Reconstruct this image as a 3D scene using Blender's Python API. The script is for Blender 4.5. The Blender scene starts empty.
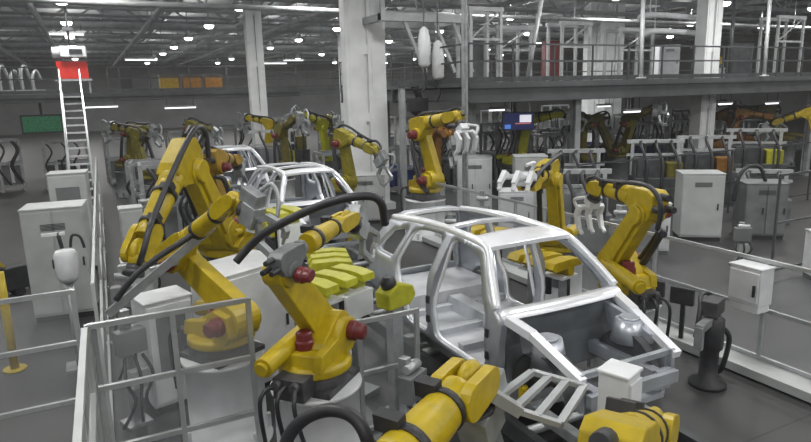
import bpy, bmesh, math, random
from mathutils import Vector, Matrix, geometry
R = math.radians
sc = bpy.context.scene
col = sc.collection
random.seed(7)

# ------------------------------------------------------------------ camera
FOC, CX, CY, HOR, ROLL, CAMH = 620.0, 405.5, 221.0, 92.0, R(1.5), 4.0
PITCH = math.atan((CY - HOR) / FOC)
PSI = R(26.608)
CF = Vector((math.sin(PSI) * math.cos(PITCH), math.cos(PSI) * math.cos(PITCH), -math.sin(PITCH)))
CR = Vector((math.cos(PSI), -math.sin(PSI), 0))
CU = CR.cross(CF)
CO = Vector((0, 0, CAMH))
cam = bpy.data.cameras.new('camera')
camo = bpy.data.objects.new('camera', cam)
col.objects.link(camo)
cr, sr = math.cos(ROLL), math.sin(ROLL)
xr = CR * cr - CU * sr
ur = CR * sr + CU * cr
m = Matrix((xr, ur, -CF)).transposed().to_4x4()
m.translation = CO
camo.matrix_world = m
cam.sensor_fit = 'HORIZONTAL'
cam.sensor_width = 36.0
cam.lens = 36.0 * FOC / 811.0
cam.clip_end = 400
sc.camera = camo


def at(px, py, d):
    """the world point that stands d metres deep at that place of the photograph"""
    dx, dy = px - CX, py - CY
    ux, uy = cr * dx - sr * dy, sr * dx + cr * dy
    return CO + (CF + CR * (ux / FOC) - CU * (uy / FOC)) * d


# ------------------------------------------------------------------ materials
MATS = {}


def mat(name, c, rough=.5, metal=0.0, var=.12, scale=6.0, bump=0.0, emit=None, alpha=1.0, dirt=None):
    mt = bpy.data.materials.new(name)
    mt.use_nodes = True
    nt = mt.node_tree
    b = nt.nodes['Principled BSDF']
    b.inputs['Roughness'].default_value = rough
    b.inputs['Metallic'].default_value = metal
    tc = nt.nodes.new('ShaderNodeTexCoord')
    nz = nt.nodes.new('ShaderNodeTexNoise')
    nz.inputs['Scale'].default_value = scale
    nz.inputs['Detail'].default_value = 5
    nt.links.new(tc.outputs['Object'], nz.inputs['Vector'])
    mx = nt.nodes.new('ShaderNodeMix')
    mx.data_type = 'RGBA'
    lo = [max(0, x * (1 - var)) for x in c] + [1]
    hi = [min(1, x * (1 + var)) for x in c] + [1]
    if dirt:
        lo = list(dirt) + [1]
    mx.inputs[6].default_value = lo
    mx.inputs[7].default_value = hi
    ramp = nt.nodes.new('ShaderNodeMapRange')
    ramp.inputs[1].default_value = .35
    ramp.inputs[2].default_value = .62
    nt.links.new(nz.outputs['Fac'], ramp.inputs[0])
    nt.links.new(ramp.outputs[0], mx.inputs[0])
    nt.links.new(mx.outputs[2], b.inputs['Base Color'])
    if bump:
        bp = nt.nodes.new('ShaderNodeBump')
        bp.inputs['Strength'].default_value = bump
        nt.links.new(nz.outputs['Fac'], bp.inputs['Height'])
        nt.links.new(bp.outputs['Normal'], b.inputs['Normal'])
    if emit:
        b.inputs['Emission Color'].default_value = list(emit[:3]) + [1]
        b.inputs['Emission Strength'].default_value = emit[3]
    b.inputs['Alpha'].default_value = alpha
    MATS[name] = mt
    return mt


mat('yellow', (.40, .295, .002), .42, 0, .10, 9)
mat('dull_yellow', (.12, .105, .008), .5, 0, .2, 9)  # darker, duller version of the robot yellow
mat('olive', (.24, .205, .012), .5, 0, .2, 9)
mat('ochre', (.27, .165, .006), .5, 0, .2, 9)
mat('lime', (.38, .38, .015), .45, 0, .12, 9)
mat('red', (.13, .012, .014), .4, 0, .15, 9)
mat('signred', (.72, .035, .025), .5, 0, .08, 4)
mat('dark', (.025, .026, .03), .5, .1, .2, 9)
mat('rubber', (.022, .023, .028), .45, 0, .15, 9)
mat('cast', (.055, .055, .06), .5, .2, .25, 9)
mat('white', (.62, .64, .66), .45, 0, .06, 4)
mat('cabinet', (.40, .42, .42), .5, 0, .06, 3)
mat('machine', (.15, .16, .165), .5, .1, .12, 4)
mat('steel', (.34, .36, .37), .38, .55, .18, 6)
mat('darksteel', (.07, .075, .08), .45, .4, .2, 5)
mat('body', (.50, .53, .58), .33, .65, .07, 3)  # sides of the shell: their shade is put into a darker steel
mat('bodydull', (.40, .43, .46), .42, .55, .12, 3)
mat('panel_grey', (.50, .52, .55), .42, .4, .1, 4)
mat('pan', (.16, .175, .19), .42, .5, .15, 4)
mat('bodylit', (.86, .88, .92), .28, .35, .05, 3)  # same steel made paler: light on roof, rails and flanges put into colour
mat('alu', (.42, .44, .45), .35, .5, .08, 5)
mat('column', (.80, .82, .83), .6, 0, .07, 1.5)
mat('deckbeam', (.075, .08, .085), .55, .15, .15, 2)
mat('beam', (.30, .32, .33), .55, .15, .15, 2)
mat('roofdeck', (.50, .52, .53), .7, 0, .15, .6)
mat('pipe', (.42, .44, .45), .5, .2, .12, 3)
mat('wallpaint', (.20, .21, .215), .8, 0, .2, .25)
mat('blue', (.03, .05, .22), .45, 0, .15, 6)
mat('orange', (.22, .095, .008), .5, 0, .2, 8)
mat('glass', (.45, .48, .50), .12, 0, .1, 2, alpha=.13)
mat('lamp', (1, 1, 1), .5, 0, 0, 2, emit=(1, .98, .94, 9))
mat('tube', (1, 1, 1), .5, 0, 0, 2, emit=(.97, .98, 1, 1.6))
mat('green_glow', (.02, .1, .05), .4, 0, .5, 14, emit=(.02, .42, .16, .09))
mat('screen', (.01, .012, .05), .3, 0, .1, 3, emit=(.02, .03, .12, .4))
mat('screenwhite', (.6, .6, .65), .3, 0, .1, 3, emit=(.8, .8, .9, .7))
mat('screenred', (.5, .1, .1), .3, 0, .1, 3, emit=(.6, .2, .2, .5))
mat('screenblue', (.05, .15, .5), .3, 0, .1, 3, emit=(.1, .25, .7, .6))

# concrete floor: big soft stains, a faint joint grid, semi gloss
fm = bpy.data.materials.new('concrete')
fm.use_nodes = True
nt = fm.node_tree
b = nt.nodes['Principled BSDF']
tc = nt.nodes.new('ShaderNodeTexCoord')
n1 = nt.nodes.new('ShaderNodeTexNoise'); n1.inputs['Scale'].default_value = .35; n1.inputs['Detail'].default_value = 8
n2 = nt.nodes.new('ShaderNodeTexNoise'); n2.inputs['Scale'].default_value = 6; n2.inputs['Detail'].default_value = 6
br = nt.nodes.new('ShaderNodeTexBrick'); br.offset = 0
br.inputs['Scale'].default_value = .25; br.inputs['Mortar Size'].default_value = .004
br.inputs['Brick Width'].default_value = 1.0; br.inputs['Row Height'].default_value = 1.0
for i in (1, 2): br.inputs[i].default_value = (1, 1, 1, 1)
br.inputs[3].default_value = (.6, .6, .6, 1)
for n in (n1, n2, br): nt.links.new(tc.outputs['Object'], n.inputs['Vector'])
mx = nt.nodes.new('ShaderNodeMix'); mx.data_type = 'RGBA'
mx.inputs[6].default_value = (.030, .031, .032, 1); mx.inputs[7].default_value = (.060, .061, .063, 1)
ad = nt.nodes.new('ShaderNodeMath'); ad.operation = 'MULTIPLY_ADD'; ad.inputs[1].default_value = .35
nt.links.new(n2.outputs['Fac'], ad.inputs[0]); nt.links.new(n1.outputs['Fac'], ad.inputs[2])
sb = nt.nodes.new('ShaderNodeMath'); sb.operation = 'SUBTRACT'; sb.inputs[1].default_value = .17
nt.links.new(ad.outputs[0], sb.inputs[0]); nt.links.new(sb.outputs[0], mx.inputs[0])
ml = nt.nodes.new('ShaderNodeMix'); ml.data_type = 'RGBA'; ml.blend_type = 'MULTIPLY'; ml.inputs[0].default_value = 1
nt.links.new(mx.outputs[2], ml.inputs[6]); nt.links.new(br.outputs['Color'], ml.inputs[7])
nt.links.new(ml.outputs[2], b.inputs['Base Color'])
b.inputs['Roughness'].default_value = .5
MATS['concrete'] = fm


# ------------------------------------------------------------------ mesh builder
class MB:
    def __init__(self):
        self.bm = bmesh.new()

    def _add(self, verts, faces, smooth=False):
        vs = [self.bm.verts.new(v) for v in verts]
        for f in faces:
            try:
                fc = self.bm.faces.new([vs[i] for i in f]); fc.smooth = smooth
            except ValueError:
                pass
        return vs

    def box(self, c, s, rot=None):
        x, y, z = s[0] / 2, s[1] / 2, s[2] / 2
        p = [Vector(v) for v in ((-x, -y, -z), (x, -y, -z), (x, y, -z), (-x, y, -z), (-x, -y, z), (x, -y, z), (x, y, z), (-x, y, z))]
        if rot is not None: p = [rot @ v for v in p]
        c = Vector(c)
        self._add([v + c for v in p], [(3, 2, 1, 0), (4, 5, 6, 7), (0, 1, 5, 4), (1, 2, 6, 5), (2, 3, 7, 6), (3, 0, 4, 7)])
        return self

    def cyl(self, p0, p1, r0, r1=None, seg=18, cap=True, smooth=True):
        p0, p1 = Vector(p0), Vector(p1)
        r1 = r0 if r1 is None else r1
        d = (p1 - p0).normalized()
        a = d.orthogonal().normalized(); bb = d.cross(a)
        vs = []
        for p, r in ((p0, r0), (p1, r1)):
            for i in range(seg):
                t = 2 * math.pi * i / seg
                vs.append(p + (a * math.cos(t) + bb * math.sin(t)) * r)
        self._add(vs, [(i, (i + 1) % seg, seg + (i + 1) % seg, seg + i) for i in range(seg)], smooth)
        if cap:
            self._add(vs[:seg], [tuple(range(seg))[::-1]]); self._add(vs[seg:], [tuple(range(seg))])
        return self

    def lathe(self, prof, c=(0, 0, 0), axis='z', seg=24):
        c = Vector(c); vs = []
        for r, h in prof:
            for i in range(seg):
                t = 2 * math.pi * i / seg
                u, v = r * math.cos(t), r * math.sin(t)
                vs.append(c + Vector((u, v, h) if axis == 'z' else ((h, u, v) if axis == 'x' else (v, h, u))))
        fs = []
        for k in range(len(prof) - 1):
            for i in range(seg):
                j = (i + 1) % seg
                fs.append((k * seg + i, k * seg + j, (k + 1) * seg + j, (k + 1) * seg + i))
        self._add(vs, fs, True)
        self._add(vs[:seg], [tuple(range(seg))[::-1]]); self._add(vs[-seg:], [tuple(range(seg))])
        return self

    def tube(self, pts, r, seg=8, sub=6, closed=False):
        pts = [Vector(p) for p in pts]
        if sub > 1 and len(pts) > 2:
            q = []
            n = len(pts)
            for i in range(n - 1):
                a = pts[max(i - 1, 0)]; b1 = pts[i]; c1 = pts[i + 1]; d = pts[min(i + 2, n - 1)]
                for k in range(sub):
                    t = k / sub
                    q.append(.5 * ((2 * b1) + (c1 - a) * t + (2 * a - 5 * b1 + 4 * c1 - d) * t * t + (3 * b1 - a - 3 * c1 + d) * t ** 3))
            q.append(pts[-1]); pts = q
        vs = []
        up = None
        for i, p in enumerate(pts):
            d = (pts[min(i + 1, len(pts) - 1)] - pts[max(i - 1, 0)]).normalized()
            if up is None: up = d.orthogonal().normalized()
            up = (up - d * up.dot(d))
            up = up.normalized() if up.length > 1e-6 else d.orthogonal().normalized()
            s = d.cross(up)
            rr = r if not callable(r) else r(i / (len(pts) - 1))
            for k in range(seg):
                t = 2 * math.pi * k / seg
                vs.append(p + (up * math.cos(t) + s * math.sin(t)) * rr)
        fs = []
        for i in range(len(pts) - 1):
            for k in range(seg):
                j = (k + 1) % seg
                fs.append((i * seg + k, i * seg + j, (i + 1) * seg + j, (i + 1) * seg + k))
        self._add(vs, fs, True)
        self._add(vs[:seg], [tuple(range(seg))[::-1]]); self._add(vs[-seg:], [tuple(range(seg))])
        return self

    def prism(self, poly, lo, hi, axis='y'):
        """poly in the two other axes, extruded along axis"""
        n = len(poly); vs = []
        for h in (lo, hi):
            for u, v in poly:
                vs.append((u, h, v) if axis == 'y' else ((h, u, v) if axis == 'x' else (u, v, h)))
        fs = [(i, (i + 1) % n, n + (i + 1) % n, n + i) for i in range(n)]
        fs += [tuple(range(n))[::-1], tuple(range(n, 2 * n))]
        self._add(vs, fs)
        return self

    def sphere(self, c, r, seg=20, rings=12, sc_=(1, 1, 1)):
        c = Vector(c); vs = []; fs = []
        for i in range(rings + 1):
            ph = math.pi * i / rings
            for k in range(seg):
                t = 2 * math.pi * k / seg
                vs.append(c + Vector((r * sc_[0] * math.sin(ph) * math.cos(t), r * sc_[1] * math.sin(ph) * math.sin(t), r * sc_[2] * math.cos(ph))))
        for i in range(rings):
            for k in range(seg):
                j = (k + 1) % seg
                fs.append((i * seg + k, (i + 1) * seg + k, (i + 1) * seg + j, i * seg + j))
        self._add(vs, fs, True)
        return self

    def bar(self, p0, p1, w, h=None, up=(0, 0, 1)):
        """a square bar between two points"""
        h = w if h is None else h
        p0, p1 = Vector(p0), Vector(p1)
        d = (p1 - p0).normalized(); up = Vector(up)
        s = d.cross(up)
        s = s.normalized() if s.length > 1e-4 else Vector((1, 0, 0))
        u = s.cross(d)
        vs = []
        for p in (p0, p1):
            for a, b_ in ((-1, -1), (1, -1), (1, 1), (-1, 1)):
                vs.append(p + s * (a * w / 2) + u * (b_ * h / 2))
        self._add(vs, [(3, 2, 1, 0), (4, 5, 6, 7), (0, 1, 5, 4), (1, 2, 6, 5), (2, 3, 7, 6), (3, 0, 4, 7)])
        return self

    def mesh(self, name, material, bevel=0.0):
        bm = self.bm
        bmesh.ops.remove_doubles(bm, verts=bm.verts, dist=1e-5)
        bmesh.ops.recalc_face_normals(bm, faces=bm.faces)
        if bevel:
            es = [e for e in bm.edges if len(e.link_faces) == 2 and e.calc_face_angle(0) > R(40)]
            bmesh.ops.bevel(bm, geom=es, offset=bevel, segments=2, affect='EDGES', clamp_overlap=True, profile=.5)
        me = bpy.data.meshes.new(name)
        bm.to_mesh(me); bm.free()
        me.materials.append(MATS[material])
        return me

    def build(self, name, material, parent=None, bevel=0.0, label=None, mw=None):
        o = bpy.data.objects.new(name, self.mesh(name, material, bevel))
        col.objects.link(o)
        if parent is not None: o.parent = parent
        if mw is not None: o.matrix_local = mw
        if label: o['label'] = label
        return o


def tag(o, label=None, cat=None, group=None, kind=None):
    if label: o['label'] = label
    if cat: o['category'] = cat
    if group: o['group'] = group
    if kind: o['kind'] = kind
    return o


def empty(name, loc, rz=0.0, label=None, cat=None, group=None):
    o = bpy.data.objects.new(name, None)
    col.objects.link(o)
    o.empty_display_size = .2
    o.location = loc
    o.rotation_euler = (0, 0, rz)
    return tag(o, label, cat, group)


def copy_tree(o, parent=None):
    c = o.copy(); col.objects.link(c)
    if parent is not None: c.parent = parent
    for ch in list(o.children): copy_tree(ch, c)
    return c


def rrect(x0, z0, x1, z1, r, n=5):
    pts = []
    for cx_, cz_, a0 in ((x1 - r, z0 + r, -90), (x1 - r, z1 - r, 0), (x0 + r, z1 - r, 90), (x0 + r, z0 + r, 180)):
        for i in range(n + 1):
            t = R(a0 + 90 * i / n)
            pts.append((cx_ + r * math.cos(t), cz_ + r * math.sin(t)))
    return pts


def capsule(p0, p1, r0, r1, n=9):
    """outline of a link with two round ends"""
    p0, p1 = Vector(p0), Vector(p1)
    d = (p1 - p0).normalized(); a = math.atan2(d.y, d.x)
    pts = []
    for i in range(n + 1):
        t = a + math.pi / 2 + math.pi * i / n
        pts.append((p0.x + r0 * math.cos(t), p0.y + r0 * math.sin(t)))
    for i in range(n + 1):
        t = a - math.pi / 2 + math.pi * i / n
        pts.append((p1.x + r1 * math.cos(t), p1.y + r1 * math.sin(t)))
    return pts


def inside(p, poly):
    x, y = p; c = False; n = len(poly)
    for i in range(n):
        x1, y1 = poly[i]; x2, y2 = poly[(i + 1) % n]
        if (y1 > y) != (y2 > y) and x < (x2 - x1) * (y - y1) / (y2 - y1) + x1: c = not c
    return c


def densify(poly, step):
    out = []
    for i in range(len(poly)):
        a = Vector(poly[i]); b_ = Vector(poly[(i + 1) % len(poly)])
        n = max(1, int(math.ceil((b_ - a).length / step)))
        for k in range(n): out.append(tuple(a.lerp(b_, k / n)))
    return out


def smooth_poly(poly, r=.12, n=4):
    """rounds the corners of an outline"""
    out = []
    N = len(poly)
    for i in range(N):
        p = Vector(poly[i]); a = Vector(poly[i - 1]); c = Vector(poly[(i + 1) % N])
        ra = min(r, (a - p).length * .45); rc = min(r, (c - p).length * .45)
        s = p + (a - p).normalized() * ra; e = p + (c - p).normalized() * rc
        for k in range(n + 1):
            t = k / n
            out.append(tuple(s * (1 - t) ** 2 + p * 2 * t * (1 - t) + e * t * t))
    return out


def sheet(outer, holes, step=.1):
    """flat sheet with holes as vertices and triangles"""
    loops = [densify(outer, step)] + [densify(h, step) for h in holes]
    vs, es = [], []
    for lp in loops:
        b0 = len(vs)
        vs += [Vector(p) for p in lp]
        es += [(b0 + i, b0 + (i + 1) % len(lp)) for i in range(len(lp))]
    xs = [p[0] for p in outer]; ys = [p[1] for p in outer]
    bnd = [Vector(v) for v in vs]
    x = min(xs) + step / 2
    while x < max(xs):
        y = min(ys) + step / 2
        while y < max(ys):
            if inside((x, y), outer) and not any(inside((x, y), h) for h in holes):
                q = Vector((x, y))
                if min((q - v).length_squared for v in bnd) > (step * .4) ** 2: vs.append(q)
            y += step
        x += step
    v2, e2, f2, *_ = geometry.delaunay_2d_cdt(vs, es, [], 1, 1e-5)
    fs = []
    for f in f2:
        c = (sum(v2[i].x for i in f) / len(f), sum(v2[i].y for i in f) / len(f))
        if inside(c, outer) and not any(inside(c, h) for h in holes): fs.append(tuple(f))
    return v2, fs


def thick_sheet(mb, v2, fs, fn, off):
    """maps a flat sheet into space by fn and gives it the thickness off"""
    bm = mb.bm
    a = [bm.verts.new(fn(v.x, v.y)) for v in v2]
    off = Vector(off)
    bb = [bm.verts.new(Vector(fn(v.x, v.y)) + off) for v in v2]
    cnt = {}
    for f in fs:
        for i in range(len(f)):
            e = (f[i], f[(i + 1) % len(f)])
            cnt[e] = cnt.get(e, 0) + 1
    for f in fs:
        bm.faces.new([a[i] for i in f]).smooth = True
        bm.faces.new([bb[i] for i in reversed(f)]).smooth = True
    for (i, j) in cnt:
        if (j, i) not in cnt:
            try: bm.faces.new([a[j], a[i], bb[i], bb[j]])
            except ValueError: pass
    for v in [v for v in bm.verts if not v.link_faces]: bm.verts.remove(v)


# ------------------------------------------------------------------ the hall
def struct(o, kind='structure'):
    o['kind'] = kind
    return o


XL, XR, YB, YF, ZC = -17.0, 74.0, -32.0, 92.0, 10.6
f = MB(); f.box(((XL + XR) / 2, (YB + YF) / 2, -.15), (XR - XL, YF - YB, .3)); struct(f.build('floor', 'concrete'))
f = MB(); f.box(((XL + XR) / 2, (YB + YF) / 2, ZC + .1), (XR - XL, YF - YB, .2)); struct(f.build('ceiling', 'roofdeck'))
f = MB(); f.box(((XL + XR) / 2, YF + .15, ZC / 2), (XR - XL, .3, ZC)); struct(f.build('wall_back', 'wallpaint'))
f = MB(); f.box((XL - .15, (YB + YF) / 2, ZC / 2), (.3, YF - YB, ZC)); struct(f.build('wall_left', 'wallpaint'))
f = MB(); f.box((XR + .15, (YB + YF) / 2, ZC / 2), (.3, YF - YB, ZC)); struct(f.build('wall_right', 'wallpaint'))

# roof trusses across the hall every 8 m, purlins along it
proto = None
for k, y in enumerate(range(18, 92, 8)):
    if proto is None:
        f = MB()
        z0, z1 = 8.5, 10.35
        f.box(((XL + XR) / 2, 0, z0), (XR - XL, .24, .22)); f.box(((XL + XR) / 2, 0, z1), (XR - XL, .24, .22))
        x = XL; up = True
        while x < XR - .1:
            f.bar((x, 0, z0 if up else z1), (x + 2.6, 0, z1 if up else z0), .13, .13, (0, 1, 0)); up = not up; x += 2.6
        proto = f.build('roof_truss', 'beam'); o = proto
    else:
        o = proto.copy(); col.objects.link(o)
    o.location = (0, y, 0); struct(o)
proto = None
for k in range(18):
    x = -12 + k * 4.6
    if proto is None:
        f = MB(); f.box((0, 55, 10.2), (.14, 74, .3)); proto = f.build('roof_purlin', 'beam'); o = proto
    else:
        o = proto.copy(); col.objects.link(o)
    o.location.x = x; struct(o)


# columns
def column(loc, w, d, gap, h, z0=0.0):
    f = MB()
    for s in (-1, 1):                                     # two H shaped legs joined by batten plates
        cx_ = s * (gap + w) / 2
        f.box((cx_, 0, h / 2), (w, d, h)); f.box((cx_, -d / 2 + .01, h / 2), (w * .6, .06, h))
    f.box((0, d * .1, h / 2), (gap + .02, d * .4, h))
    z = 1.0
    while z < h:
        f.box((0, -d * .1, z), (gap + .06, d * .6, .28)); z += 2.2
    f.box((0, 0, .12), (2 * w + gap + .3, d + .3, .24))
    o = f.build('column', 'column'); o.location = (loc[0], loc[1], z0)
    return struct(o)


column((8.42, 19.6), .64, .40, .15, ZC)
column((6.98, 28.5), .30, .42, .10, ZC)
column((22.4, 17.4), .38, .5, .12, ZC)
column((28.3, 28.5), .60, .6, .14, ZC)
column((33.0, 35.0), .60, .6, .14, ZC)
column((17.0, 42.5), .52, .55, .12, ZC)

# mezzanines
def mezzanine(x0, x1, y0, y1, zt, zb, ym=None):
    f = MB(); f.box(((x0 + x1) / 2, (y0 + y1) / 2, zt - .06), (x1 - x0, y1 - y0, .12)); struct(f.build('mezzanine_deck', 'deckbeam'))
    f = MB()
    for y in (y0 + .08, (y0 + y1) / 2, y1 - .1):
        f.box(((x0 + x1) / 2, y, zb + .03), (x1 - x0, .22, .05)); f.box(((x0 + x1) / 2, y, zt - .15), (x1 - x0, .22, .05))
        f.box(((x0 + x1) / 2, y, (zt + zb) / 2 - .06), (x1 - x0, .05, zt - zb - .1))
    x = x0 + .2
    while x < x1:
        f.box((x, (y0 + y1) / 2, (zt + zb) / 2 - .05), (.12, y1 - y0 - .3, (zt - zb) * .6)); x += 2.4
    struct(f.build('mezzanine_beam', 'deckbeam'))


def railing(name, label, p0, p1, h=1.1, step=1.6, mats='darksteel', group=None):
    p0, p1 = Vector(p0), Vector(p1)
    d = p1 - p0; L = d.length; u = d / L
    t = empty(name, p0, 0, label, 'railing', group)
    n = max(1, round(L / step))
    pm = MB().box((0, 0, h / 2), (.05, .05, h)).mesh('post', mats)
    for i in range(n + 1):
        o = bpy.data.objects.new('post', pm); col.objects.link(o); o.parent = t; o.location = u * (L * i / n)
    for z in (h, h * .55):
        MB().bar(u * 0 + Vector((0, 0, z)), u * L + Vector((0, 0, z)), .05).build('rail', mats, t)
    MB().bar(Vector((0, 0, .08)), u * L + Vector((0, 0, .08)), .02, .14).build('toe_board', mats, t)
    return t


mezzanine(10.0, 46.0, 15.6, 26.0, 4.22, 3.62)
railing('guard_railing', 'grey guard railing along the front edge of the right-hand platform', (10.0, 15.65, 4.22), (40.0, 15.65, 4.22))
railing('guard_railing', 'grey guard railing along the far edge of the right-hand platform', (10.0, 25.9, 4.22), (40.0, 25.9, 4.22))
railing('guard_railing', 'grey guard railing across the left end of the right-hand platform', (10.02, 15.9, 4.22), (10.02, 25.7, 4.22))
for (x, y) in ((14.5, 16.0), (27.5, 16.0), (34.0, 16.0), (12.0, 25.5), (19.0, 25.5), (27.0, 25.5)):
    f = MB(); f.box((0, 0, 1.8), (.22, .06, 3.6)); f.box((0, .1, 1.8), (.04, .2, 3.6)); f.box((0, .2, 1.8), (.22, .06, 3.6))
    o = f.build('column', 'beam'); o.location = (x, y, 0); struct(o)
mezzanine(-9.0, 9.6, 30.5, 38.0, 4.30, 3.95)
railing('guard_railing', 'grey guard railing along the front edge of the left-hand platform', (1.0, 30.6, 4.30), (9.5, 30.6, 4.30))
railing('guard_railing', 'guard railing behind the red signboard on the left-hand platform', (-9.0, 30.6, 4.30), (-.9, 30.6, 4.30))
mezzanine(10.5, 24.0, 44.0, 50.0, 4.5, 4.0)
railing('guard_railing', 'distant guard railing of the platform beyond the white column', (10.5, 44.1, 4.5), (24.0, 44.1, 4.5), step=2)

# ------------------------------------------------------------------ robots
PM = {}


def robot_meshes():
    f = MB(); f.box((0, 0, .03), (.68, .68, .06)); f.lathe([(.36, .05), (.34, .10), (.33, .18)]); f.box((-.4, 0, .14), (.26, .34, .22))
    for s in (-1, 1): f.cyl((-.54, s * .1, .2), (-.6, s * .1, .2), .05)
    PM['base'] = f.mesh('base', 'cast', .008)
    f = MB(); f.lathe([(.36, .165), (.38, .18), (.38, .25), (.34, .28)])
    f.prism(capsule((.02, .34), (.31, .47), .17, .2), -.17, .03)
    f.prism([(-.33, .25), (.36, .25), (.46, .36), (.42, .58), (.22, .62), (.05, .48), (-.3, .42)], -.26, -.16)
    f.prism([(-.32, .25), (.34, .25), (.38, .32), (.2, .40), (-.28, .40)], -.2, .26)
    PM['turret'] = f.mesh('turret', 'yellow', .012)
    f = MB(); f.lathe([(.105, 0), (.105, .09), (.085, .1), (.085, .17), (.06, .19)], seg=16); PM['motor'] = f.mesh('motor', 'red', .004)
    f = MB(); f.cyl((-.62, .2, .38), (.12, .2, .46), .10, .10, 18); f.cyl((.1, .2, .455), (.3, .2, .48), .05); f.cyl((-.66, .2, .375), (-.62, .2, .38), .07)
    PM['balancer'] = f.mesh('balancer', 'yellow', .006)
    # the lower arm stands on the J2 axis
    f = MB(); f.prism(capsule((0, 0), (0, 1.075), .2, .15, 12), -.02, .15)
    f.prism(capsule((0, .16), (0, .92), .12, .09, 10), .14, .19)
    f.cyl((0, -.05, 0), (0, .2, 0), .17); f.cyl((0, -.05, 1.075), (0, .2, 1.075), .13)
    PM['lower_arm'] = f.mesh('lower_arm', 'yellow', .012)
    # the elbow, forearm and wrist stand on the J3 axis, forearm along +x
    f = MB(); f.prism([(-.26, .12), (-.18, -.05), (-.05, -.13), (.1, -.11), (.28, .07), (.34, .1), (.34, .35), (.2, .385), (-.18, .385), (-.26, .32)], -.155, .14)
    f.cyl((0, -.2, 0), (0, .1, 0), .15); f.cyl((.3, 0, .225), (.42, 0, .225), .16, .15, 20)
    PM['elbow'] = f.mesh('elbow', 'yellow', .014)
    f = MB(); f.lathe([(.145, .4), (.15, .45), (.135, .8), (.118, 1.05), (.125, 1.06), (.125, 1.12)], (0, 0, .225), 'x')
    f.prism(capsule((1.08, .225), (1.3, .225), .12, .105), -.15, -.075); f.prism(capsule((1.08, .225), (1.3, .225), .12, .105), .075, .15)
    PM['forearm'] = f.mesh('forearm', 'yellow', .008)
    f = MB()
    for s in (-.09, 0, .09): f.cyl((-.28, s, .13 + .18 * (s == 0)), (-.44, s, .13 + .18 * (s == 0)), .058, .05, 12)
    PM['axis_motors'] = f.mesh('axis_motors', 'dark', .004)
    f = MB(); f.cyl((.52, 0, .225), (.58, 0, .225), .157, .155); f.box((.55, .1, .37), (.08, .16, .1))
    PM['hose_clamp'] = f.mesh('hose_clamp', 'dark')
    f = MB(); f.cyl((.92, 0, .225), (.97, 0, .225), .14, .136); f.box((.95, .1, .34), (.08, .14, .1))
    PM['fore_clamp'] = f.mesh('hose_clamp', 'dark')
    f = MB(); f.tube([(-.36, .1, -.15), (-.46, .14, .2), (-.3, .16, .43), (.05, .15, .47), (.5, .12, .42), (.95, .12, .39), (1.15, .16, .42), (1.34, .15, .34), (1.42, .08, .22)], .035, 10)
    PM['hose'] = f.mesh('hose', 'rubber')
    f = MB(); f.tube([(.02, -.24, -.3), (-.18, -.26, .0), (-.2, -.24, .5), (-.2, -.2, .9), (-.32, -.1, 1.05)], .045, 8)
    f.tube([(.05, -.24, -.3), (-.08, -.26, .1), (-.12, -.24, .5), (-.14, -.2, .9), (-.28, -.05, 1.0)], .03, 8)
    PM['arm_cable'] = f.mesh('arm_cable', 'rubber')
    f = MB()
    for s in (-.12, 0, .12): f.tube([(-.58, s, .2), (-.68, s * 1.4, .17), (-.72, s * 1.6, 0.02), (-.6, s * 2, -.5)], .022, 8)
    PM['base_cable'] = f.mesh('base_cable', 'rubber')
    # wrist, flange and tools stand on the wrist centre, pointing +x
    f = MB(); f.sphere((0, 0, 0), .125, 20, 12, (1.05, .62, 1)); f.cyl((0, 0, 0), (.16, 0, 0), .095, .085); PM['wrist'] = f.mesh('wrist', 'yellow')
    f = MB(); f.cyl((.15, 0, 0), (.215, 0, 0), .09); f.cyl((.21, 0, 0), (.25, 0, 0), .12); PM['flange'] = f.mesh('flange', 'cast')
    f = MB()
    f.box((.36, 0, .0), (.24, .22, .26)); f.box((.30, 0, .2), (.3, .18, .16))
    f.prism([(.42, -.12), (.5, -.12), (.56, -.3), (.9, -.34), (.98, -.28), (.98, -.2), (.92, -.2), (.9, -.26), (.62, -.22), (.5, .0), (.42, .0)], -.045, .045)
    f.prism([(.42, .02), (.5, .02), (.6, .14), (.9, .16), (.98, .1), (.98, .0), (.92, .0), (.9, .08), (.64, .06), (.5, -.04), (.42, -.04)], -.045, .045)
    f.cyl((.95, 0, .02), (.95, 0, -.08), .022); f.cyl((.95, 0, -.22), (.95, 0, -.11), .022)
    f.tube([(.3, .1, .25), (.42, .16, .4), (.6, .14, .3), (.7, .08, .12)], .03)
    PM['welding_gun'] = f.mesh('welding_gun', 'steel', .006)
    f = MB()
    f.box((.3, 0, 0), (.1, .24, .24)); f.box((.42, 0, 0), (.08, 1.1, .1))
    for s in (-.5, 0, .5):
        f.box((.6, s, 0), (.36, .07, .09)); f.box((.76, s, -.12), (.08, .1, .26)); f.cyl((.76, s, -.24), (.76, s, -.3), .05)
    f.box((.55, 0, .1), (.06, .9, .06))
    h = MB(); h.box((.32, 0, 0), (.14, .2, .2)); h.box((.42, 0, 0), (.06, .5, .08))
    for s in (-.22, 0, .22):
        h.prism([(.42, -.05), (.56, -.05), (.72, -.22), (.78, -.18), (.62, .05), (.42, .05)], s - .035, s + .035); h.cyl((.72, s, -.2), (.74, s, -.3), .035)
    h.tube([(.3, .1, .1), (.45, .2, .22), (.6, .12, .14)], .03)
    PM['hand'] = h.mesh('gripper_hand', 'white', .006)
    PM['gripper'] = f.mesh('gripper', 'alu', .006)


robot_meshes()


def link(name, parent, mw, key=None, label=None):
    o = bpy.data.objects.new(name, PM[key or name]); col.objects.link(o)
    o.parent = parent; o.matrix_local = mw
    if label: o['label'] = label
    return o


T = Matrix.Translation


def RY(a): return Matrix.Rotation(a, 4, 'Y')
def RX(a): return Matrix.Rotation(a, 4, 'X')


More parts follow.
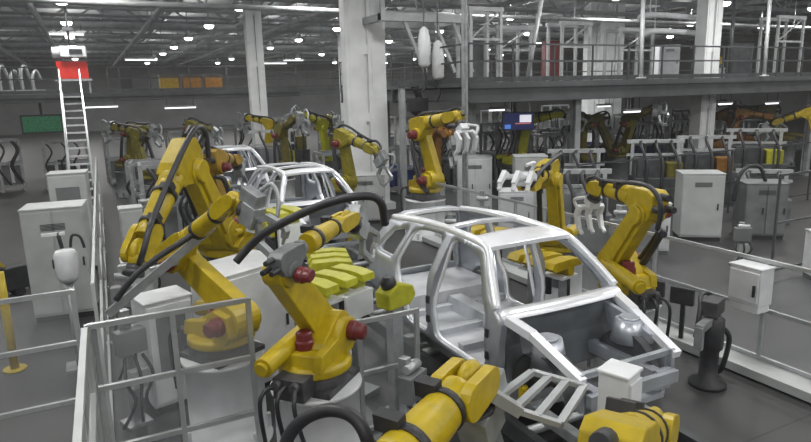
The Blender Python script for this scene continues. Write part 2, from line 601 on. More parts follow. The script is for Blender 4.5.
def robot(label, x, y, yaw, a2, bb, c, hp=1.10, s=1.0, tool='welding_gun', roll=0, ped='white', tan=False, group=None, small=False, hose=True, elbow=None, thin=1.0, cable=True):
    """six axis welding robot: angles in degrees; a2 leans the lower arm forward, bb lifts the forearm, c bends the wrist"""
    t = empty('welding_robot', (x, y, 0), R(yaw), label, 'robot', group)
    f = MB(); r = .44 * s
    f.lathe([(r + .06, 0), (r + .06, .04), (r, .05), (r, hp - .05), (r + .03, hp - .04), (r + .03, hp)], seg=28)
    for a in range(0, 360, 60): f.box((math.cos(R(a)) * (r + .02), math.sin(R(a)) * (r + .02), .12), (.06, .06, .2), Matrix.Rotation(R(a), 3, 'Z'))
    f.build('pedestal', ped, t)
    S = T((0, 0, hp)) @ Matrix.Scale(s, 4)
    link('base', t, S); tu = link('turret', t, S); link('balancer', t, S)
    link('motor', t, S @ T((-.1, .05, .39)))
    link('motor', t, S @ T((.31, -.24, .47)) @ RX(R(90)))
    A = S @ T((.31, 0, .47)) @ RY(R(a2))
    link('lower_arm', t, A)
    if cable: link('arm_cable', t, A)
    E = S @ T((.31 + 1.075 * math.sin(R(a2)), 0, .47 + 1.075 * math.cos(R(a2)))) @ RY(R(-bb)) @ Matrix.Diagonal((1, thin, thin, 1))
    el = link('elbow', t, E)
    if elbow:
        el.data = el.data.copy(); el.data.materials[0] = MATS[elbow]; el['label'] = 'elbow wrapped in a grey cover'; el.matrix_local = E @ T((0, 0, .063)) @ Matrix.Scale(.72, 4)
    link('motor', t, E @ T((0, -.18, 0)) @ RX(R(90)))
    link('axis_motors', t, E @ T((0, 0, .063)) @ Matrix.Scale(.72, 4) if elbow else E); link('forearm', t, E)
    if hose:
        h = link('hose', t, E)
    for key in ('hose_clamp', 'fore_clamp'): link('hose_clamp', t, E, key)
    if not small: link('base_cable', t, S)
    W = E @ T((1.28, 0, .225)) @ RX(R(roll)) @ RY(R(-c))
    w = link('wrist', t, W); link('flange', w, Matrix.Identity(4))
    if tool: link({'hand': 'gripper'}.get(tool, tool), t, W, tool)
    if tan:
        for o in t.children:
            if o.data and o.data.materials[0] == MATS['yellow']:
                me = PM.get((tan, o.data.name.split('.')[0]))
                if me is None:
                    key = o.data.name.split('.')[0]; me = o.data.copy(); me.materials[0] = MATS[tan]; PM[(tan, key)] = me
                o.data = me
    return t


# near robots, left of the line
robot('yellow robot on a white round pedestal right of the glass fence, arm leaning left', 1.80, 5.75, 41.6, -41.9, 4.7, -35, elbow='machine', thin=.72, hose=False, cable=False)
near = robot('yellow robot behind the glass fence whose arm leans left over a pale pedestal', 1.09, 6.98, -61, -59.8, 30.7, -55, thin=.74, cable=False, hose=False)
robot('yellow robot whose forearm slopes steeply down left to the cabinets, behind the glass fence', 2.0, 10.9, -125, 36, -37.6, -20, s=1.35, thin=.85, tool=None)
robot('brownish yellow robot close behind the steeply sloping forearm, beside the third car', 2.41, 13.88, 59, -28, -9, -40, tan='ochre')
# right of the line
robot('tall yellow robot bent towards the car, black hose along its back, right of the windscreen', 6.39, 5.98, 75, -41, -1, -60, tool='hand', thin=.85)
robot('yellow robot behind the car roof holding a pale gripper', 7.05, 8.2, 217.5, 24, -3, 25, tool='hand', thin=.85)
# very near
reach = robot('yellow robot arm reaching up across the bottom of the picture to the front wheel arch', 1.38, 2.70, 30.3, -57.3, 7.3, -75, hp=.80, hose=False)
robot('yellow robot wrist at the bottom edge in front of the car nose', 2.56, 2.30, 32, -48.7, -21.4, -30, hp=.80, tool=None, hose=False)
def world_part(mb, name, m, root):
    o = mb.build(name, m)
    bpy.context.view_layer.update()
    o.parent = root; o.matrix_parent_inverse = root.matrix_world.inverted()
    return o


f = MB(); f.bar(at(108, 314, 6.85), at(213, 226, 7.05), .07, .09); f.bar(at(150, 270, 6.95), at(178, 262, 7.1), .05)
world_part(f, 'dress_bar', 'steel', near)
f = MB(); f.tube([at(116, 300, 6.8), at(135, 276, 6.8), at(160, 256, 6.85), at(190, 236, 6.95), at(206, 218, 7.05), at(214, 204, 7.1)], .035); world_part(f, 'dress_hose', 'rubber', near)
f = MB()
A_, B_, C_, D_ = at(492, 402, 3.95), at(532, 372, 4.45), at(584, 386, 4.45), at(560, 424, 3.95)
for (p, q) in ((A_, B_), (B_, C_), (C_, D_), (D_, A_), (A_.lerp(D_, .33), B_.lerp(C_, .33)), (A_.lerp(D_, .66), B_.lerp(C_, .66))): f.bar(p, q, .05, .035)
f.bar(at(488, 392, 3.9), A_.lerp(D_, .4), .09, .07)
world_part(f, 'gripper_plate', 'alu', reach)
f = MB(); f.tube([at(282, 470, 4.4), at(288, 438, 4.4), at(306, 418, 4.35), at(330, 410, 4.3), at(352, 416, 4.25), at(366, 436, 4.2), at(372, 470, 4.2)], .048, 10)
tag(f.build('cable_hose', 'rubber'), 'black hose arching at the bottom edge, left of the nearest yellow arm', 'hose')
# beyond
robot('yellow robot standing upright between the white double column and the steel post', 8.1, 14.9, -82, -22, 9, -60, s=1.2, tool='hand')
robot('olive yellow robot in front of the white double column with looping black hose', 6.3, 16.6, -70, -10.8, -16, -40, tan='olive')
robot('orange-lit yellow robot right behind the upright robot at the steel post', 9.75, 17.5, -100, 5, -5, -60, tan='orange')  # the orange light on this yellow robot is put into its paint
robot('small yellow robot beyond the second car, left of the white double column', 5.9, 21.5, -81, -3, 17, -30, tan='dull_yellow')


# ------------------------------------------------------------------ cars
def car_profile():
    P = {}
    P['outer'] = smooth_poly([(-1.30, .0), (-1.2, -.02), (1.02, -.02), (1.08, .2), (1.22, .38), (1.45, .45), (1.68, .38), (1.84, .16),
                              (2.18, .18), (2.26, .55), (2.2, .80), (1.98, 1.16), (1.78, 1.36), (.8, 1.445), (.0, 1.46), (-.72, 1.42),
                              (-.95, 1.24), (-1.34, .84), (-1.42, .78), (-1.40, .3)], .09)
    P['front_door'] = smooth_poly([(-1.14, .82), (-.72, 1.27), (-.5, 1.345), (.02, 1.38), (.06, .5), (.04, .12), (-.1, .08), (-1.02, .08), (-1.16, .2)], .10)
    P['rear_door'] = smooth_poly([(.2, 1.38), (.75, 1.365), (1.02, 1.31), (1.16, .86), (1.1, .60), (.92, .42), (.84, .14), (.76, .08), (.3, .08), (.2, .16)], .10)
    P['quarter'] = smooth_poly([(1.28, .88), (1.15, 1.27), (1.3, 1.285), (1.60, 1.21), (1.88, .92), (1.8, .87)], .07)
    return P


def halfw(y, z):
    prof = [(-.1, .83), (.1, .9), (.45, .935), (.80, .905), (.9, .885), (1.2, .73), (1.38, .62), (1.5, .56)]
    w = prof[-1][1]
    for (za, wa), (zb, wb) in zip(prof, prof[1:]):
        if z <= zb:
            t = max(0, (z - za) / (zb - za)); w = wa + (wb - wa) * t; break
    if y > 1.2: w *= 1 - .09 * ((y - 1.2) / 1.06) ** 2
    if y < -1.0: w *= 1 - .04 * ((-1.0 - y) / .5) ** 2
    return w


def make_car(label):
    t = empty('car_body_shell', (4.60, 6.60, .78), 0, label, 'car body', 'unpainted car bodies on the line')
    P = car_profile()
    v2, fs = sheet(P['outer'], [P['front_door'], P['rear_door'], P['quarter']], .085)
    for s in (-1, 1):
        mb = MB(); thick_sheet(mb, v2, fs, lambda y, z: (s * halfw(y, z), y, z), (-s * .085, 0, 0))
        sd = mb.build('body_side', 'body', t)
        for key in ('front_door', 'rear_door', 'quarter'):
            lp = P[key] + [P[key][0]]
            mb = MB(); mb.tube([(s * (halfw(y, z) - .05), y, z) for y, z in lp], .026 if key != 'quarter' else .018, 6, 1)
            mb.build('aperture_flange', 'bodylit', sd)
        # roof side rail and front pillar stand proud of the side
        mb = MB(); mb.tube([(s * (halfw(y, z) - .01), y, z) for y, z in ((-1.31, .87), (-.99, 1.19), (-.74, 1.40), (-.3, 1.45), (.4, 1.465), (1.0, 1.435), (1.76, 1.365))], .045, 8, 5)
        mb.build('roof_rail', 'bodylit', t)
    # roof with two openings
    def roofz(x, y):
        e = 1.425 if y < -.72 else 1.46 - .02 * ((y - .2) / .9) ** 2 - (.06 * max(0, y - 1.2) ** 1.5)
        return e + .045 * (1 - (x / .62) ** 2)
    ro = [(-.60, -.80), (.60, -.80), (.60, .4), (.575, 1.2), (.54, 1.80), (-.54, 1.80), (-.575, 1.2), (-.60, .4)]
    h1 = rrect(-.49, -.36, .49, .22, .05, 3); h2 = rrect(-.48, .34, .48, 1.60, .06, 3)
    v2, fs = sheet(ro, [h1, h2], .1)
    mb = MB(); thick_sheet(mb, v2, fs, lambda x, y: (x, y - .10 * (1 - (x / .6) ** 2) * (1 if y < -.5 else 0), roofz(x, y)), (0, 0, -.045))
    mb.build('roof_frame', 'bodylit', t)
    # floor pan with tunnel and cross members
    mb = MB(); mb.box((0, .35, .05), (1.66, 3.3, .03)); mb.prism([(-.16, .05), (.16, .05), (.1, .24), (-.1, .24)], -1.25, 1.0, 'y')
    for y in (-.45, .12, .9): mb.box((0, y, .1), (1.6, .12, .1))
    mb.prism([(1.0, .06), (2.1, .12), (2.1, .3), (1.05, .3)], -.75, .75, 'x')
    mb.build('floor_pan', 'panel_grey', t)
    # dash panel, cowl and cross bar
    mb = MB(); mb.prism([(-1.42, .05), (-1.36, .05), (-1.30, .45), (-1.34, .80), (-1.42, .80), (-1.38, .45)], -.80, .80, 'x'); mb.build('dash_panel', 'pan', t)
    mb = MB()
    n = 14; prof = [(-1.43, .78), (-1.42, .82), (-1.36, .86), (-1.25, .85), (-1.25, .81)]
    vs = []; fsx = []
    for i in range(n + 1):
        x = -.86 + 1.72 * i / n; k = 1 - (x / .86) ** 2
        for (y, z) in prof: vs.append((x, y - .08 * k, z + .02 * k))
    for i in range(n):
        for j in range(4): fsx.append((i * 5 + j, (i + 1) * 5 + j, (i + 1) * 5 + j + 1, i * 5 + j + 1))
    fsx += [tuple(i * 5 + 4 for i in range(0)) or (0, 1, 2, 3, 4)]
    mb._add(vs, fsx, True); mb.build('cowl', 'bodylit', t)
    mb = MB(); mb.tube([(-.8, -1.18, .72), (-.3, -1.12, .70), (.3, -1.12, .70), (.8, -1.18, .72)], .035, 8, 4)
    for x in (-.3, .05): mb.bar((x, -1.12, .7), (x, -1.2, .2), .06)
    mb.build('dash_bar', 'steel', t)
    # engine bay
    for s in (-1, 1):
        mb = MB()
        mb.bar((s * .80, -1.36, .79), (s * .72, -1.75, .70), .11, .09); mb.bar((s * .72, -1.73, .705), (s * .65, -2.42, .44), .10, .08)
        mb.build('apron_rail', 'bodylit', t)
        mb = MB()                                           # curved wheel house
        rows = []
        n = 12
        for i in range(n + 1):
            a = math.pi * i / n
            y = -1.86 - .44 * math.cos(a); z = .08 + .46 * math.sin(a)
            rows.append((y, z))
        vs = []
        for y, z in rows: vs += [(s * .48, y, z), (s * .74, y, z - .02)]
        mb._add(vs, [(2 * i, 2 * i + 1, 2 * i + 3, 2 * i + 2) for i in range(n)], True)
        vs = [(s * .48, y, z) for y, z in rows] + [(s * .48, -1.86, .08)]
        mb._add(vs, [(i, i + 1, n + 1) for i in range(n)])
        for v in mb.bm.verts: pass
        mb.build('wheel_house', 'darksteel', t)
        mb = MB(); mb.cyl((s * .56, -1.82, .4), (s * .58, -1.82, .66), .19, .15, 20); mb.cyl((s * .58, -1.82, .66), (s * .58, -1.82, .69), .11, .11, 16)
        mb.prism([(-2.1, .4), (-1.5, .4), (-1.4, .74), (-1.75, .68), (-2.1, .56)], s * .60, s * .66, 'x')
        mb.build('shock_tower', 'body', t)
        mb = MB(); mb.box((s * .44, -1.85, .22), (.12, 1.1, .14)); mb.box((s * .44, -2.42, .22), (.2, .05, .22)); mb.build('front_rail', 'body', t)
    mb = MB(); mb.box((0, -2.46, .24), (1.2, .07, .13)); mb.box((0, -2.34, .46), (1.25, .06, .06)); mb.box((0, -2.36, .02), (1.0, .1, .06))
    for s in (-1, 1): mb.box((s * .62, -2.36, .3), (.05, .08, .4)); mb.box((s * .5, -2.36, .12), (.05, .08, .2))
    mb.build('front_crossmember', 'bodydull', t)
    # tail
    mb = MB()
    mb.tube([(-.70, 2.14, .28), (-.74, 2.16, .6), (-.70, 2.02, .92), (-.55, 1.80, 1.34), (0, 1.84, 1.37), (.55, 1.80, 1.34), (.70, 2.02, .92), (.74, 2.16, .6), (.70, 2.14, .28), (0, 2.2, .26), (-.70, 2.14, .28)], .05, 8, 3)
    mb.box((0, 2.18, .28), (1.4, .06, .2)); mb.build('tailgate_frame', 'bodydull', t)
    hm = MB().box((0, 0, 0), (.05, .05, .09)).mesh('hinge', 'dark')
    for s in (-1, 1):
        for z in (.32, .58):
            for (hx, hy) in ((.915, -1.2), (.93, .13)):
                o = bpy.data.objects.new('hinge', hm); col.objects.link(o); o.parent = t; o.location = (s * hx, hy, z)
    return t


CARL = ['silver unpainted car body shell in the middle, largest and nearest of three',
        'silver car body shell second along the line, left of the white column',
        'pale car body shell third along the line, half hidden behind yellow robots']
car = make_car(CARL[0])
for k, (dx, dy) in enumerate(((-.1, 8.1), (-.25, 15.6))):
    c = copy_tree(car); c.location = (4.60 + dx, 6.60 + dy, .78); c['label'] = CARL[k + 1]

# skids carrying the bodies and the roller track beneath
SKL = ['grey steel skid carrying the nearest car body', 'grey steel skid under the second car body', 'grey steel skid under the third car body']
sk = empty('car_skid', (4.6, 6.6, .42), 0, SKL[0], 'skid', 'skids under the car bodies')
for s in (-1, 1): MB().box((s * .5, -.1, .06), (.12, 4.7, .12)).build('runner', 'steel', sk, .008)
for y in (-1.5, -.4, .8, 1.9): MB().box((0, y, .13), (1.5, .12, .1)).build('cross_beam', 'steel', sk)
for s in (-1, 1):
    for y in (-1.5, .8): MB().box((s * .62, y, .25), (.1, .1, .16)).cyl((s * .62, y, .30), (s * .62, y, .36), .03).build('support_pin', 'yellow', sk)
for k, (dx, dy) in enumerate(((-.1, 8.1), (-.25, 15.6))):
    c = copy_tree(sk); c.location = (4.6 + dx, 6.6 + dy, .42); c['label'] = SKL[k + 1]
rt = empty('roller_track', (4.55, 3.6, 0), 0, 'dark steel roller track on the floor under the row of car bodies', 'conveyor')
for s in (-1, 1):
    MB().box((s * .72, 12, .30), (.1, 24.5, .2)).build('side_rail', 'darksteel', rt)
fm_ = MB().box((0, 0, .1), (.12, .12, .2)).mesh('track_foot', 'darksteel')
for k in range(17):
    for s in (-1, 1):
        o = bpy.data.objects.new('track_foot', fm_); col.objects.link(o); o.parent = rt; o.location = (s * .72, .2 + k * 1.5, 0)
rm = MB().cyl((-.68, 0, .36), (.68, 0, .36), .055, seg=12).mesh('roller', 'steel')
for k in range(40):
    o = bpy.data.objects.new('roller', rm); col.objects.link(o); o.parent = rt; o.location = (0, .1 + k * .6, 0)


# ------------------------------------------------------------------ fences
def fence(label, p0, p1, h, rails, step, glass=True, w=.05, name='safety_fence', metal='alu', group=None, hole=0.06):
    p0, p1 = Vector(p0), Vector(p1)
    d = p1 - p0; L = d.length; u = d / L
    t = empty(name, p0, math.atan2(d.y, d.x), label, 'fence', group)
    n = max(1, round(L / step))
    pm = MB().box((0, 0, h / 2), (w, w, h)).box((0, 0, .01), (w * 2.2, w * 2.2, .02)).mesh('post', metal)
    for i in range(n + 1):
        o = bpy.data.objects.new('post', pm); col.objects.link(o); o.parent = t; o.location = (L * i / n, 0, 0)
    for z in rails: MB().box((L / 2, 0, z), (L, w * .9, w)).build('rail', metal, t)
    if glass:
        gm = MB().box((0, 0, (rails[0] + rails[-1]) / 2), (L / n - w - .01, .008, rails[0] - rails[-1])).mesh('panel', 'glass')
        for i in range(n):
            o = bpy.data.objects.new('panel', gm); col.objects.link(o); o.parent = t; o.location = (L * (i + .5) / n, 0, 0)
    return t


fence('glass safety fence in front of the nearer left robots, between corner post and white pedestal', (-.22, 6.09, 0), (1.24, 6.09, 0), 2.0, (1.98, 1.36, .74, .15), .75)
fence('glass safety fence running sideways left from the bright rail, left foreground', (-3.6, 7.37, 0), (-.36, 7.37, 0), 2.0, (1.98, 1.4, .73, .15), 1.65)
fence('fence with bright white top rail running toward the viewer at bottom left', (-.30, 2.6, 0), (-.24, 6.0, 0), 2.0, (1.98, 1.36, .15), 1.7, w=.055, metal='cabinet')
fence('long aisle fence beside the grey cabinets, running to the stairs', (-.16, 7.5, 0), (.12, 25.0, 0), 2.0, (1.98, 1.1, .15), 3.5, w=.04, metal='cabinet', glass=False)
fence('glass fence between the white pedestal and the nearest car', (2.42, 6.05, 0), (3.14, 6.05, 0), 1.55, (1.52, .9, .2), .72)
fence('long glass safety fence along the right side of the line', (8.1, 3.2, 0), (8.1, 14.6, 0), 1.62, (1.6, .9, .2), 1.9)
f = MB(); f.box((7.95, 8.6, .1), (.5, 11.6, .12)); f.box((7.95, 8.6, .02), (.36, 11.6, .05))
tag(f.build('floor_rail', 'cabinet'), 'pale low floor beam running along the foot of the right safety fence', 'rail')
fence('steel frame fence behind the right cabinets, across the picture', (12.2, 7.6, 0), (24.0, 7.6, 0), 2.2, (2.18, 1.2, .2), 2.4, w=.04, metal='darksteel', glass=False)
fence('steel frame fence farther back on the right, behind the tall pale cabinet', (11.5, 12.6, 0), (26.0, 12.6, 0), 2.0, (1.98, 1.0, .2), 2.0, glass=False, w=.04, metal='darksteel')


# ------------------------------------------------------------------ cabinets and machines
def cabinet(label, loc, size, rz=0, m='cabinet', doors=1, name='control_cabinet', panel=None, cat='cabinet', group=None, plinth=True, vent=True):
    w, d, h = size
    t = empty(name, loc, rz, label, cat, group)
    f = MB(); f.box((0, 0, h / 2 + .05), (w, d, h - .1)); f.box((0, 0, h + .005), (w + .03, d + .03, .03)); f.build('body', m, t, .01)
    if plinth is not None: MB().box((0, 0, .05), (w - .04, d - .04, .1)).build('plinth', 'dark' if plinth else m, t)
    dw = w / doors
    for i in range(doors):
        x = -w / 2 + dw * (i + .5)
        dd = MB().box((x, -d / 2 - .012, h / 2 + .05), (dw - .04, .025, h - .2)).build('door', m, t, .006)
        MB().box((x + dw * .36, -d / 2 - .035, h * .52), (.03, .03, .16)).build('handle', 'dark', dd)
    if vent:
        f = MB()
        for k in range(5): f.box((0, -d / 2 - .028, h * .82 + k * .025), (w * .4, .012, .012))
        f.build('vent', 'darksteel', t)
    if panel:
        MB().box((0, -d / 2 - .03, h * .62), (w * .62, .02, h * .5)).build('screen', panel, t)
    return t


cabinet('large grey control cabinet on the left beside the aisle fence', (-.74, 13.1, 0), (1.0, .8, 2.1), R(-6), doors=2)
cabinet('pale control cabinet with dark square panel at the foot of the stairs', (-.56, 16.6, 0), (.8, .7, 2.35), R(-5), panel='machine')
cabinet('tall pale cabinet standing behind the right safety fence', (14.1, 10.9, 0), (1.02, .8, 1.75), R(-38), m='cabinet', vent=True)
cabinet('white box hung on the right safety fence above the dark welding stand', (7.92, 5.20, .92), (.46, .28, .62), R(-90), m='white', plinth=False, name='junction_box', cat='box', vent=False)
cabinet('grey machine cabinet with black hose loop, right of the tall pale cabinet', (15.6, 10.2, 0), (1.0, .9, 1.45), R(-38), m='machine', doors=2)
f = MB(); f.tube([(14.75, 10.35, 1.0), (14.8, 10.3, 1.6), (15.05, 10.25, 1.88), (15.4, 10.15, 1.85), (15.6, 10.1, 1.48)], .05)
tag(f.build('hose', 'rubber'), 'black hose arching from the tall pale cabinet to the grey machine', 'hose')
cabinet('small white box low behind the right fence, at the right edge', (13.2, 7.0, 0), (.8, .6, 1.0), R(-30), m='white')
cabinet('white equipment cabinet behind the upright robot at the steel post', (11.0, 16.9, 0), (1.1, .8, 1.9), R(-30), m='white', doors=2)
cabinet('grey equipment cabinet under the video screen', (11.6, 14.8, 0), (.95, .8, 2.05), R(-32), m='cabinet')
cabinet('pale low cabinet between upright robot and car roof', (10.2, 13.6, 0), (.9, .7, 1.3), R(-32), m='white')
cabinet('blue grey control cabinet right of the distant fixtures, behind the bent robot', (11.2, 10.2, 0), (.8, .7, 1.1), R(-38), m='machine')
cabinet('white cabinet behind the bent yellow robot, left of the tall cabinet', (12.0, 10.4, 0), (.55, .5, 1.25), R(-38), m='white')
cabinet('pale block of equipment at the foot of the white double column', (7.6, 17.9, 0), (1.2, .9, 1.5), R(-25), m='cabinet', doors=2)
cabinet('pale box standing under the nose of the nearest car', (3.5, 3.3, 0), (.24, .24, 1.82), R(20), m='white', vent=False, plinth=False)
cabinet('white panel box between the two left robots', (1.65, 8.4, 0), (1.1, .8, 1.75), R(25), m='white', doors=1, vent=False)
cabinet('white box beside the robot pedestals behind the glass fence', (.58, 8.3, 0), (.6, .5, 1.5), R(15), m='white', panel='machine', vent=False)

# canister station on the left
t = empty('sealant_canister', (-.52, 10.2, 0), 0, 'white round canister on a post beside the aisle fence, black handles on top', 'canister')
MB().cyl((0, 0, 0), (0, 0, 1.35), .06).box((0, 0, .02), (.4, .4, .04)).build('stand', 'steel', t)
MB().lathe([(.1, 1.36), (.16, 1.45), (.16, 1.78), (.13, 1.84)]).build('tank', 'white', t)
f = MB(); f.cyl((-.03, 0, 1.88), (-.06, 0, 2.12), .028); f.tube([(.08, 0, 1.88), (.12, 0, 2.05), (.22, 0, 2.02), (.26, 0, 1.85)], .02); f.build('valve', 'dark', t)
MB().box((-.12, 0, 2.1), (.3, .05, .04)).build('handle', 'white', t)

# welding stand on the right floor
t = empty('welding_stand', (7.1, 5.15, 0), R(20), 'dark welding stand with hanging cables on the floor at right, before the fence', 'welding stand')
MB().lathe([(.24, 0), (.24, .05), (.12, .1), (.12, .5), (.16, .55), (.16, .95), (.1, 1.0)]).build('body', 'dark', t)
MB().box((-.25, 0, .95), (.5, .1, .1)).box((-.48, 0, .82), (.08, .1, .3)).build('gun_arm', 'steel', t)
f = MB(); f.tube([(.1, .05, 1.0), (.2, .1, 1.2), (.0, .15, 1.25), (-.2, .1, 1.1), (-.3, .1, .75)], .03); f.tube([(.15, -.1, .8), (.3, -.15, .6), (.28, -.1, .2), (.4, 0, .03)], .035); f.build('cable', 'rubber', t)
MB().box((.0, 0, 1.12), (.34, .2, .2)).build('transformer', 'cast', t, .01)
MB().box((.4, .2, .75), (.5, .06, .4)).build('screen', 'dark', t)
for (x, y, l) in ((7.7, 6.65, 'dark flat panel on the right fence, first from the car nose'), (7.75, 6.15, 'dark flat panel on the right fence, second from the car nose')):
    f = MB(); f.box((0, 0, 0), (.34, .08, .26)); f.box((0, .06, -.3), (.06, .06, .8))
    o = f.build('operator_terminal', 'dark', None, .006, l); o['category'] = 'panel'; o.location = (x, y, .86); o.rotation_euler = (0, 0, R(-70))

# fixtures between the white pedestal robot and the car
def fixture(label, x, y, rz, h=1.4, group=None, m2='lime'):
    t = empty('welding_fixture', (x, y, 0), rz, label, 'fixture', group)
    f = MB()
    for a in (-.3, .3): f.box((a, 0, h / 2), (.11, .11, h))
    f.box((0, 0, .04), (.9, .5, .08)); f.box((0, 0, h * .55), (.6, .08, .1)); f.build('frame', 'steel', t)
    MB().box((0, .02, h + .02), (.85, .35, .05)).box((.16, -.2, h - .12), (.5, .05, .34)).build('plate', 'white', t, .006)
    for k, a in enumerate((-.32, .02, .34)):
        c = MB().prism([(-.06, 0), (.06, 0), (.08, .12), (.34, .10), (.42, .16), (.36, .24), (.0, .25), (-.22, .22), (-.24, .13), (-.07, .12)], a - .11, a + .11, 'x').build('clamp', m2, t, .006)
        c.location = (0, 0, h + .04)
        MB().cyl((a, -.04, h - .35), (a, -.04, h - .02), .05).build('cylinder', 'dark', t)
    return t


fixture('lime green clamp fixture with white plate left of the nearest car', 2.62, 7.2, R(25), 1.45)
fixture('lime green clamp fixture behind the white pedestal robot, below the second car', 2.5, 9.7, R(20), 1.9)
fixture('lime green clamp fixture beside the rear corner of the nearest car', 3.15, 8.75, R(75), 1.3)
fixture('yellow clamp fixture on the far side of the nearest car, seen through its windscreen', 5.9, 7.05, R(100), 1.3, m2='yellow')
fixture('yellow clamp fixture behind the nearest car, seen through the left half of its windscreen', 6.05, 9.0, R(110), 1.35, m2='yellow')
fixture('clamp fixture on the near side of the second car', 3.2, 11.4, R(80), 1.3)
fixture('yellow clamp fixture beside the third car', 3.1, 17.5, R(80), 1.4, m2='yellow')

# pale cable trays on the floor around the pedestals
for (x0, y0, x1, y1, l) in ((.2, 6.29, 1.15, 6.29, 'pale cable tray on the floor right behind the glass fence'), (.5, 5.55, 1.25, 5.55, 'pale cable tray on the floor in front of the glass fence, bottom left'),
                            (2.6, 5.2, 2.6, 8.3, 'grey cable tray on the floor between the clamp fixtures and the nearest car')):
    f = MB(); f.box(((x0 + x1) / 2, (y0 + y1) / 2, .1), (abs(x1 - x0) + .24, abs(y1 - y0) + .24, .12)); f.box(((x0 + x1) / 2, (y0 + y1) / 2, .02), (abs(x1 - x0) + .1, abs(y1 - y0) + .1, .05))
    tag(f.build('cable_tray', 'white' if 'pale' in l else 'machine', None, .006), l, 'cable tray')


t = empty('locating_post', (3.05, 6.5, 0), R(20), 'lime clamp head with black top on a grey post beside the nearest car', 'fixture')
MB().box((0, 0, .72), (.12, .12, 1.44)).box((.1, 0, .72), (.07, .07, 1.44)).box((0.05, 0, .03), (.36, .36, .06)).build('post', 'steel', t)
MB().prism([(-.16, 1.45), (.2, 1.45), (.3, 1.55), (.26, 1.68), (.0, 1.76), (-.18, 1.66)], -.12, .12).build('clamp_head', 'lime', t, .02)
MB().lathe([(.08, 1.69), (.1, 1.76), (.07, 1.84)], (-.06, 0, 0)).build('cap', 'dark', t)
for (x, y, rz, h, l) in ((.42, 10.5, 0, 1.5, 'slim grey cabinet beside the aisle fence, nearer one behind the sloping forearm'), (.55, 13.3, 0, 1.9, 'slim grey cabinet beside the aisle fence, farther one behind the sloping forearm')):
    cabinet(l, (x, y, 0), (.42, .4, h), R(rz), m='cabinet', vent=False)
f = MB(); f.cyl((0, 0, 0), (0, 0, 1.55), .06).cyl((0, 0, 0), (0, 0, .03), .16)
o = f.build('guard_post', 'yellow'); tag(o, 'yellow guard post at the left edge of the floor', 'post'); o.location = (-1.42, 10.6, 0)
t = empty('pallet_truck', (-1.75, 15.0, 0), R(30), 'dark pallet truck with slanting yellow handle, left of the large grey cabinet', 'pallet truck')
MB().box((0, 0, .4), (.5, .4, .5)).build('body', 'dark', t, .03)
for q in (-.17, .17): MB().box((.75, q, .12), (1.1, .14, .06)).build('fork', 'darksteel', t)
MB().bar((-.15, 0, .6), (-.65, 0, 1.35), .05).bar((-.65, -.2, 1.35), (-.65, .2, 1.35), .05).build('handle', 'yellow', t)
for q in (-.15, .15): MB().cyl((0, q - .04, .1), (0, q + .04, .1), .1).build('wheel', 'rubber', t)


def valve_block(label, x, y, z, rz, h):
    """pneumatic post: dark post with grey boxes and hoses"""
    t = empty('pneumatic_unit', (x, y, z), rz, label, 'equipment')
    MB().box((0, 0, h / 2), (.1, .1, h)).box((0, 0, .02), (.3, .3, .04)).build('post', 'steel', t)
    MB().box((0, -.1, h * .75), (.34, .16, .3)).build('valve_box', 'machine', t, .01)
    MB().box((.05, -.1, h * .42), (.22, .14, .24)).build('junction_box', 'cabinet', t, .01)
    for q in (-.1, .02, .12):
        MB().tube([(q, -.12, h * .62), (q * 1.5, -.22, h * .45), (q * .6, -.2, h * .25), (q * 2, -.1, .04)], .022).build('hose', 'rubber', t)
    MB().cyl((-.1, -.08, h * .92), (.14, -.08, h * .92), .05).build('cylinder', 'alu', t)
    return t


for (x, y, rz, h, l) in ((.12, 7.95, 20, 1.5, 'pneumatic unit on a post behind the glass fence, left of the pale pedestal'), (.2, 9.4, -10, 1.7, 'pneumatic unit on a post beside the aisle fence, behind the glass fence'),
                         (.6, 11.6, 10, 1.8, 'pneumatic unit on a post beside the aisle fence, level with the large grey cabinet'), (.9, 15.0, 0, 1.9, 'pneumatic unit on a post beside the aisle fence, level with the second grey cabinet'),
                         (3.15, 9.6, 40, 1.6, 'pneumatic unit on a post between the nearest and second cars'), (2.75, 5.6, 30, 1.2, 'pneumatic unit on a post right of the white pedestal robot'),
                         (6.2, 10.4, -30, 1.6, 'pneumatic unit on a post beyond the nearest car roof'), (7.3, 10.9, -40, 1.9, 'pneumatic unit on a post left of the gripper robot'),
                         (9.2, 8.9, -40, 1.7, 'pneumatic unit behind the bent robot, first behind the right fence'), (10.2, 9.6, -40, 1.8, 'pneumatic unit behind the bent robot, second behind the right fence'),
                         (16.8, 9.4, -40, 1.7, 'pneumatic unit right of the grey machine with the hose loop'), (10.3, 4.9, -50, 1.5, 'pneumatic unit behind the right fence at the picture edge'),
                         (12.6, 8.6, -40, 1.0, 'low pneumatic unit in front of the tall pale cabinet')):
    valve_block(l, x, y, 0, R(rz), h)

